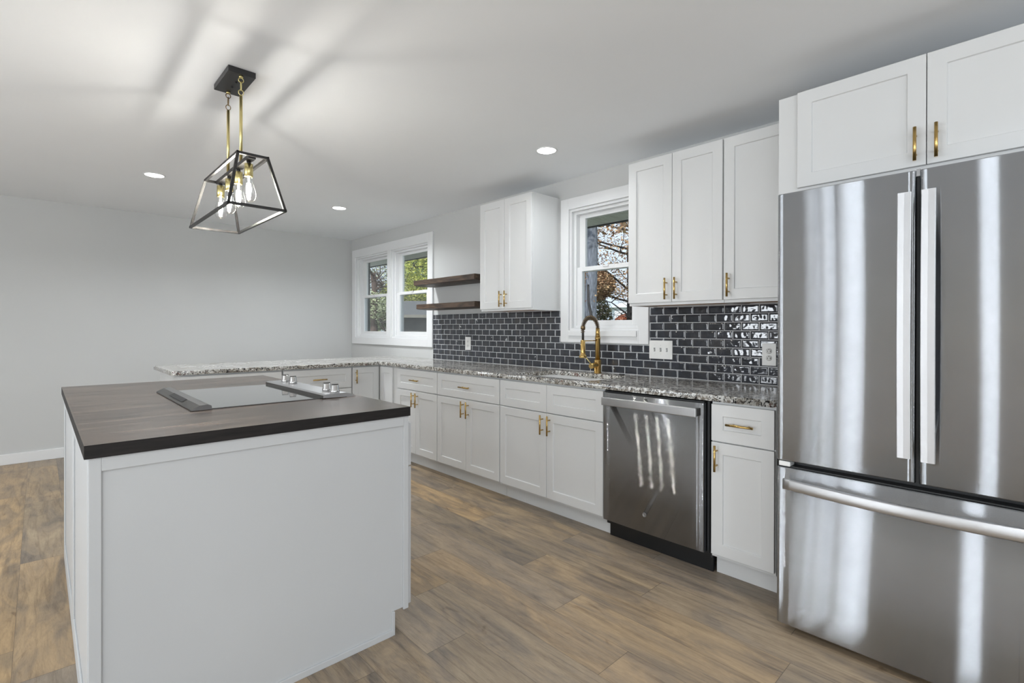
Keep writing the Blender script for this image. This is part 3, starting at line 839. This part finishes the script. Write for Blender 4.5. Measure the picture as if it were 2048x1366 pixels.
for yy in (.046, 0, -.046):
    tg = boxes('toggle', [(-.0075, -.006, yy-.006, yy+.006, -.013, .013)], 'grey_seal', t)
    bm = bmesh.new(); bx(bm, -.0165, -.007, yy-.0035, yy+.0035, -.008, 0.0); bmo('toggle_lever', bm, 'plate_white', tg, bevel=.001)
    for zz in (-.03, .03):
        bm = bmesh.new(); lathe(bm, [(.0001, 0), (.003, 0), (.003, -.0008), (.0001, -.0008)], (-.006, yy, zz), 12, 'X'); bmo('screw', bm, 'plate_white', t)

# ---------------------------------------------------------------- island
IX0, IX1, IY0, IY1 = -2.966, -1.962, 1.787, 3.612
RY0, RY1 = 2.240, 3.000
isl = thing('kitchen_island', 'white panelled kitchen island base under the dark wood top', 'kitchen island', (0, 0, 0))
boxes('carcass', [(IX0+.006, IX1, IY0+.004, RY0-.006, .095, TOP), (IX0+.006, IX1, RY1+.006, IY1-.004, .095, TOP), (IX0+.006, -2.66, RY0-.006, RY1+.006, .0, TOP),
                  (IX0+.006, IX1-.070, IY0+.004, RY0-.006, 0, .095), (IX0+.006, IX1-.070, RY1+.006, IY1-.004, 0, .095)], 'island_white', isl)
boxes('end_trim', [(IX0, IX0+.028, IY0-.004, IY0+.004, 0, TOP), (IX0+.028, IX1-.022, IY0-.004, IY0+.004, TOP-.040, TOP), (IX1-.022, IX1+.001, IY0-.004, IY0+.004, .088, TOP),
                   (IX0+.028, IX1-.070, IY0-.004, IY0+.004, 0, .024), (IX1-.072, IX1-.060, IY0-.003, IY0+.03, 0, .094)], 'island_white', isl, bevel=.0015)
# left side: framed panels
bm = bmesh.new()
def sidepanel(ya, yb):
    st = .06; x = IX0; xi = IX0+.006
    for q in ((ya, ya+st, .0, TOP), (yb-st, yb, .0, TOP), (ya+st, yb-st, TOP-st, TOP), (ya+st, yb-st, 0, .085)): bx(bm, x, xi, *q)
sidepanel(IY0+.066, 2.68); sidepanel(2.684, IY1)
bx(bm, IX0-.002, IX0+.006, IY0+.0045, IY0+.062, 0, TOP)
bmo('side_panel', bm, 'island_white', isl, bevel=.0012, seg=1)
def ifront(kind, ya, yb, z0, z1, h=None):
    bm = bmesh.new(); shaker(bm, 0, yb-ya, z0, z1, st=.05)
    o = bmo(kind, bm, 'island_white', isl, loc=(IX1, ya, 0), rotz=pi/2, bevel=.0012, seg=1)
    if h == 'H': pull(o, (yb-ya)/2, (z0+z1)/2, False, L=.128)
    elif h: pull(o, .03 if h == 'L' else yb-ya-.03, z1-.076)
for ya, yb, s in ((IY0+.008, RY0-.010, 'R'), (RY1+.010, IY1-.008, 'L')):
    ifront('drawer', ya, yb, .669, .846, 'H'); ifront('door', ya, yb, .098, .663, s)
tp = boxes('island_top', [(-2.9756, -1.9581, 1.7757, RY0+.004, .8765, .9139), (-2.9756, -1.9581, RY1-.004, 3.6284, .8765, .9139), (-2.9756, -2.620, RY0+.004, RY1-.004, .8765, .9139)], ['walnut_top', 'walnut_edge'])
bm = bmesh.new(); bm.from_mesh(tp.data); bmesh.ops.recalc_face_normals(bm, faces=bm.faces[:])
for f in bm.faces: f.material_index = 0 if f.normal.z > .5 else 1
bm.to_mesh(tp.data); bm.free()
tag(tp, 'dark stained wood block countertop with black edge on the island', 'countertop')
# range set into the island, front facing the aisle
rg = thing('range', 'electric range with flat glass top and silver knobs set into the island', 'range', (0, 0, 0))
box('body', (-2.60, -1.985, RY0+.008, RY1-.008, .05, .900), 'steel_dark', rg)
box('glass_top', (-2.600, -2.110, RY0+.004, RY1-.004, .908, .9175), 'cooktop_glass', rg, bevel=.002)
bm = bmesh.new()
prof = [(-2.642, .9145), (-2.642, .919), (-2.612, .934), (-2.586, .936), (-2.572, .930), (-2.570, .9145)]
ends = [[bm.verts.new((x, y, z)) for x, z in prof] for y in (2.232, 3.006)]
for i in range(len(prof)):
    j = (i+1) % len(prof); bm.faces.new((ends[0][i], ends[0][j], ends[1][j], ends[1][i]))
bm.faces.new(ends[0]); bm.faces.new(ends[1][::-1])
vt = bmo('rear_vent', bm, 'steel_dark', rg, bevel=.001)
bm = bmesh.new()
for a, b in ((2.46, 2.74),):
    q = [bm.verts.new(p) for p in ((-2.632, a, .9260), (-2.612, a, .9352), (-2.612, b, .9352), (-2.632, b, .9260))]; bm.faces.new(q)
bmo('vent_slot', bm, 'slot_dark', vt)
bm = bmesh.new()
prof = [(-2.130, .9175), (-2.130, .930), (-2.118, .934), (-2.022, .934), (-1.985, .924), (-1.958, .900), (-1.955, .85), (-1.985, .80), (-1.985, .905), (-2.02, .915)]
ends = [[bm.verts.new((x, y, z)) for x, z in prof] for y in (2.228, 3.010)]
for i in range(len(prof)):
    j = (i+1) % len(prof); bm.faces.new((ends[0][i], ends[0][j], ends[1][j], ends[1][i]))
bm.faces.new(ends[0]); bm.faces.new(ends[1][::-1])
cp_ = bmo('control_panel', bm, 'steel_handle', rg)
boxes('front_trim', [(-2.133, -2.128, 2.230, 3.008, .9172, .9295)], 'steel_dark', rg)
for yk in (2.262, 2.352, 2.790, 2.905):
    bm = bmesh.new(); lathe(bm, [(.021, .934), (.0215, .944), (.019, .947), (.0175, .968), (.016, .970), (.0001, .970)], (-2.062, yk, 0), 24)
    kb = bmo('knob', bm, 'chrome', cp_)
    bm = bmesh.new(); bx(bm, -2.078, -2.046, yk-.0035, yk+.0035, .962, .9745); bmo('knob_grip', bm, 'steel_dark', kb, bevel=.001)
box('oven_door', (-1.985, -1.955, RY0+.008, RY1-.008, .22, .79), 'steel_dishwasher', rg, bevel=.004)
box('oven_window', (-1.9545, -1.953, RY0+.12, RY1-.12, .36, .66), 'cooktop_glass', rg)
box('oven_drawer', (-1.985, -1.958, RY0+.008, RY1-.008, .06, .21), 'steel_dishwasher', rg, bevel=.004)
bm = bmesh.new(); cyl(bm, (-1.91, RY0+.06, .745), (-1.91, RY1-.06, .745), .012)
for yy in (RY0+.10, RY1-.10): cyl(bm, (-1.91, yy, .745), (-1.956, yy, .745), .008, n=10)
bmo('oven_handle', bm, 'steel_handle', rg)

# ---------------------------------------------------------------- pendant
PX, PY = -2.387, 2.645
pd = thing('pendant_light', 'black open cage pendant with four clear bulbs and brass rods over the island', 'pendant light', (PX, PY, H))
bxl = lambda *a: a
cnp = box('canopy', (-.0575, .0575, -.128, .128, -.026, 0), 'black_metal', pd, bevel=.002)
each('canopy_nut', [(-.004, .004, -.034, -.026, -.032, -.026), (-.004, .004, .034, .042, -.032, -.026)], 'slot_dark', cnp)
zt, zb_ = 1.985-H, 1.750-H
T = [(-.060, -.285), (.060, -.285), (.060, .285), (-.060, .285)]; Bm = [(-.112, -.352), (.112, -.352), (.112, .352), (-.112, .352)]
def sqbar(bm, p, q, s=.0055):
    p, q = Vector(p), Vector(q); d = (q-p).normalized()
    a = Vector((0, 0, 1)) if abs(d.z) < .5 else Vector((0, 1, 0))
    a = (a-d*a.dot(d)).normalized(); b = d.cross(a); p = p-d*s; q = q+d*s
    V = [bm.verts.new(c+a*s*i+b*s*j) for c in (p, q) for i, j in ((-1, -1), (1, -1), (1, 1), (-1, 1))]
    for i in range(4): j = (i+1) % 4; bm.faces.new((V[i], V[j], V[4+j], V[4+i]))
    bm.faces.new(V[:4][::-1]); bm.faces.new(V[4:])
bm = bmesh.new()
for i in range(4):
    j = (i+1) % 4
    sqbar(bm, (*T[i], zt), (*T[j], zt)); sqbar(bm, (*Bm[i], zb_), (*Bm[j], zb_)); sqbar(bm, (*T[i], zt), (*Bm[i], zb_))
bmo('cage', bm, 'black_metal', pd)
bar = box('socket_bar', (-.015, .015, -.275, .275, zt-.012, zt+.006), 'black_metal', pd, bevel=.001)
for sy in (-.107, .107):
    bm = bmesh.new(); cyl(bm, (0, sy, zt+.006), (0, sy, -.118), .0068, n=16); rod = bmo('rod', bm, 'brass_light', pd)
    bm = bmesh.new()
    cyl(bm, (0, sy, -.026), (0, sy, -.034), .009, n=14); bmo('loop_nut', bm, 'brass_light', pd)
    def ringpts(c, rx, rz, plane):
        return [Vector((c[0]+(rx*cos(a) if plane == 'X' else 0), c[1]+(rx*cos(a) if plane == 'Y' else 0), c[2]+rz*sin(a))) for a in [2*pi*i/18 for i in range(18)]]
    for q in (((0, sy, -.045), .0105, .0115, 'X'), ((0, sy, -.072), .0075, .021, 'Y'), ((0, sy, -.102), .0105, .0125, 'X')):
        bm = bmesh.new(); tube(bm, ringpts(*q), .002, 8, True); bmo('chain_link', bm, 'brass_light' if sy < 0 else 'bronze', pd)
for k in range(4):
    by = -.225+.157*k
    bm = bmesh.new(); cyl(bm, (0, by, zt-.012), (0, by, zt-.026), .008, n=14); bmo('socket_neck', bm, 'black_metal', pd)
    bm = bmesh.new(); lathe(bm, [(.010, zt-.022), (.0175, zt-.024), (.0175, zt-.080), (.015, zt-.081)], (0, by, 0), 24)
    so = bmo('socket', bm, 'brass_light', pd)
    z0 = zt-.082
    bm = bmesh.new(); lathe(bm, [(.0125, z0), (.0135, z0-.012), (.020, z0-.035), (.0275, z0-.060), (.030, z0-.078), (.027, z0-.094), (.018, z0-.105), (.006, z0-.110)], (0, by, 0), 24)
    bu = bmo('bulb', bm, 'bulb_glass', pd)
    bm = bmesh.new()
    for i in range(4):
        a = 2*pi*i/4; tube(bm, [(.006*cos(a), by+.006*sin(a), z0-.028), (.0085*cos(a), by+.0085*sin(a), z0-.055), (.0055*cos(a), by+.0055*sin(a), z0-.084)], .0026, 6)
    cyl(bm, (0, by, z0), (0, by, z0-.028), .0035, n=8)
    bmo('filament', bm, 'filament', bu)
    lamp('bulb_light', 'POINT', (PX, PY+by, H+z0-.057), 1.75, (.98, .985, .99), radius=.012)

# ---------------------------------------------------------------- recessed lights
def can(x, y, label, W=11):
    t = thing('recessed_light', label, 'ceiling light', (x, y, H), 0, 'recessed ceiling lights')
    bm = bmesh.new(); lathe(bm, [(.066, 0), (.072, 0), (.071, -.004), (.064, -.005), (.062, -.002)], n=40); bmo('trim_ring', bm, 'trim_white', t)
    bm = bmesh.new(); lathe(bm, [(.0001, -.003), (.062, -.003), (.062, -.001), (.0001, -.001)], n=40); bmo('lens', bm, 'lamp_diffuser', t)
    lamp('recessed_or_fill_lamp', 'AREA', (x, y, H-.012), W, (.93, .965, 1), (0, 0, 0), size=.12, spread=radians(150))
can(-2.412, 4.735, 'round recessed ceiling light left of the pendant')
can(-.910, 4.765, 'small round recessed ceiling light near the corner window, farthest of the three', 22)
can(-.609, 2.268, 'round recessed ceiling light above the sink counter, nearest the cabinets', 5.5)

# ---------------------------------------------------------------- outdoors
box('ground', (.75, 90, -30, 90, -1.2, -1.0), 'lawn')['kind'] = 'structure'
def leaves(name, mat, blobs, n, size, parent, seed, droop=.5):
    rng = random.Random(seed); V = []; Fc = []
    for k in range(n):
        c, r = blobs[rng.randrange(len(blobs))]
        while True:
            p = Vector((rng.uniform(-1, 1), rng.uniform(-1, 1), rng.uniform(-1, 1)))
            if p.length < 1: break
        p = p.normalized()*(p.length**.5)
        q = Vector(c)+Vector((p.x*r[0], p.y*r[1], p.z*r[2]))
        a = Vector((rng.gauss(0, 1), rng.gauss(0, 1), rng.gauss(0, droop))).normalized(); b = a.orthogonal().normalized()
        b = (Matrix.Rotation(rng.uniform(0, 6.28), 3, a) @ b); s = size*rng.uniform(.6, 1.4)
        i = len(V); V += [q-a*s, q+b*s*.5, q+a*s, q-b*s*.5]; Fc.append((i, i+1, i+2, i+3))
    me = bpy.data.meshes.new(name); me.from_pydata([tuple(v) for v in V], [], Fc)
    return link(name, me, mat, parent)
def branch(bm, rng, p, d, L, r, depth):
    pts = [p]; q = p.copy(); dd = d.copy()
    for i in range(5):
        dd = (dd+Vector((rng.gauss(0, .16), rng.gauss(0, .16), rng.gauss(.03, .12)))).normalized(); q = q+dd*L/5; pts.append(q.copy())
    tube(bm, pts, lambda u: r*(1-.65*u), 6)
    if depth:
        for k in range(4):
            i = rng.randrange(1, 6); s = Vector((rng.gauss(0, 1), rng.gauss(0, 1), rng.gauss(.2, .6))).normalized()
            branch(bm, rng, pts[i], (dd*.5+s).normalized(), L*rng.uniform(.45, .7), r*.5, depth-1)
def tree(label, base, h, r, bark, leaf, blobs, n, size, seed, lean=(0, 0), nb=7, bl=3.2, name='tree', zs=.25, group=None):
    t = thing(name, label, 'tree', base, 0, group)
    rng = random.Random(seed); bm = bmesh.new()
    top = Vector((lean[0]*h, lean[1]*h, h)); pts = [Vector((0, 0, -.02)).lerp(top, i/8)+Vector((rng.gauss(0, .04), rng.gauss(0, .04), 0))*(i > 0) for i in range(9)]
    tube(bm, pts, lambda u: r*(1-.45*u), 16); bmo('trunk', bm, bark, t)
    bm = bmesh.new()
    for k in range(nb):
        u = rng.uniform(zs, 1); i = min(int(u*8), 7); a = rng.uniform(0, 6.28)
        branch(bm, rng, pts[i].lerp(pts[i+1], u*8-i), Vector((cos(a), sin(a), rng.uniform(.0, .6))).normalized(), bl*rng.uniform(.7, 1.2), r*.24, 2)
    bmo('branches', bm, bark, t)
    if n: leaves('foliage', leaf, blobs, n, size, t, seed)
    return t
G = -1.0
# beyond the sink window
tree('thick grey trunked tree close outside the sink window', (6.57, 7.42, G), 8.0, .17, 'bark_grey', 'leaf_autumn', [((.5, 0, 6), (2.2, 2.2, 1.4))], 2500, .07, 11, nb=5, zs=.55)
tree('thin dark leaning tree in front of the grey trunk', (5.75, 6.25, G), 3.2, .05, 'bark_dark', 'leaf_autumn', [((-.2, .4, 3.2), (.5, .5, .4))], 40, .04, 12, lean=(-.05, .17), nb=3, bl=.8)
tree('wide autumn tree with brown and ochre leaves behind the grey trunk', (14.6, 11.6, G), 7, .2, 'bark_dark', 'leaf_autumn',
     [((0, 0, 5.6), (4.6, 4.2, 2.2)), ((-1.8, 1.4, 4.0), (1.6, 1.6, .8)), ((1.0, -2.6, 5.6), (3, 3, 2))], 42000, .052, 13, nb=22, bl=4.6)
tree('russet leaved small tree in front of the white gabled house', (21.8, 16.2, G), 4.2, .12, 'bark_brown', 'leaf_russet',
     [((0, 0, 2.45), (1.1, 1.1, .75))], 5000, .065, 14, nb=8, bl=1.8)
tree('dark green evergreen low behind the autumn trees', (17.8, 16.6, G), 4.4, .16, 'bark_brown', 'leaf_dark',
     [((0, 0, 2.6), (1.5, 1.5, 1.9))], 9000, .07, 15, nb=8, bl=1.5, name='evergreen_tree')
tree('reddish autumn tree at the far left beyond the grey trunk', (20.0, 22.5, G), 6.5, .16, 'bark_brown', 'leaf_autumn',
     [((0, 0, 3.6), (3.0, 3.0, 2.8))], 14000, .08, 16, nb=8, bl=2.5)
# corner window
tree('yellow green maple outside the corner window, filling the right pane', (10.2, 18.9, G), 5.6, .16, 'bark_dark', 'leaf_yellowgreen',
     [((0, 0, 4.6), (2.0, 2.0, 1.1)), ((.4, -.4, 5.6), (1.5, 1.5, 1.0)), ((-1.0, .6, 3.8), (1.4, 1.4, .8))], 26000, .05, 21, nb=12, bl=2.2)
tree('tall blue green pine rising behind the maple', (12.0, 22.6, G), 10, .2, 'bark_brown', 'leaf_pine',
     [((0, 0, 7.0), (2.2, 2.2, 2.2)), ((0, 0, 5.4), (1.8, 1.8, 1.0))], 16000, .065, 22, nb=10, bl=2.2, name='pine_tree')
tree('pine with brown trunk seen in the left pane of the corner window', (7.35, 19.6, G), 4.6, .2, 'bark_brown', 'leaf_pale',
     [((0, 0, 3.2), (.9, .9, .6)), ((.3, .2, 2.5), (.45, .45, .35))], 3600, .05, 23, nb=14, bl=1.2, name='pine_tree')
tree('pale leafed tree at the back of the left pane', (10.4, 26.6, G), 8, .16, 'bark_grey', 'leaf_pale',
     [((0, 0, 5), (3.6, 3.6, 3.0)), ((0, 0, 2.4), (3.4, 3.0, 1.6)), ((-2, 2, 7), (3, 3, 2.4))], 30000, .07, 24, nb=16, bl=3.0)
tree('dark bare limbed tree behind the grey roof', (9.6, 21.6, G), 4.2, .10, 'bark_dark', 'leaf_dark',
     [((0, 0, 3.3), (1.9, 1.9, .7))], 6000, .055, 25, nb=8, bl=1.8)
# neighbour house beyond the corner window
nh = thing('neighbour_house', 'low dark grey neighbour house with grey shingle roof beyond the corner window', 'house', (5.34, 14.06, G), radians(-43))
box('wall', (0, 4.9, 0, 4, 0, 2.58), 'house_grey', nh)
bm = bmesh.new(); v = [bm.verts.new(p) for p in ((-.3, -.4, 2.64), (5.2, -.4, 2.64), (5.2, 2.0, 3.22), (-.3, 2.0, 3.22), (5.2, 4.4, 2.6), (-.3, 4.4, 2.6))]
bm.faces.new((v[0], v[1], v[2], v[3])); bm.faces.new((v[3], v[2], v[4], v[5])); bm.faces.new((v[0], v[3], v[5])); bm.faces.new((v[1], v[4], v[2])); bm.faces.new((v[0], v[5], v[4], v[1]))
bmo('roof', bm, 'roof_shingle', nh)
box('fascia', (-.3, 5.2, -.42, -.40, 2.57, 2.66), 'house_fascia', nh)
boxes('window', [(.6, 1.5, -.02, 0, .9, 2.0)], 'cooktop_glass', nh)
# white gabled house beyond the sink window
wh = thing('gabled_house', 'white gabled house far away beyond the sink window', 'house', (32.7, 21.2, G), radians(-52))
box('wall', (-3.2, 5, 0, 7, 0, 4.0), 'house_white', wh)
bm = bmesh.new(); gb = [bm.verts.new(p) for p in ((-3.5, -.3, 3.95), (5.3, -.3, 3.95), (.9, -.3, 6.1), (-3.5, 7.3, 3.95), (5.3, 7.3, 3.95), (.9, 7.3, 6.1))]
bm.faces.new((gb[0], gb[1], gb[2])); bm.faces.new((gb[3], gb[5], gb[4])); bm.faces.new((gb[0], gb[2], gb[5], gb[3])); bm.faces.new((gb[1], gb[4], gb[5], gb[2])); bm.faces.new((gb[0], gb[3], gb[4], gb[1]))
bmo('roof', bm, 'house_white', wh)
boxes('window', [(-1.6, -.4, -.03, 0, 1.4, 2.8), (1.4, 2.6, -.03, 0, 1.4, 2.8)], 'cooktop_glass', wh)
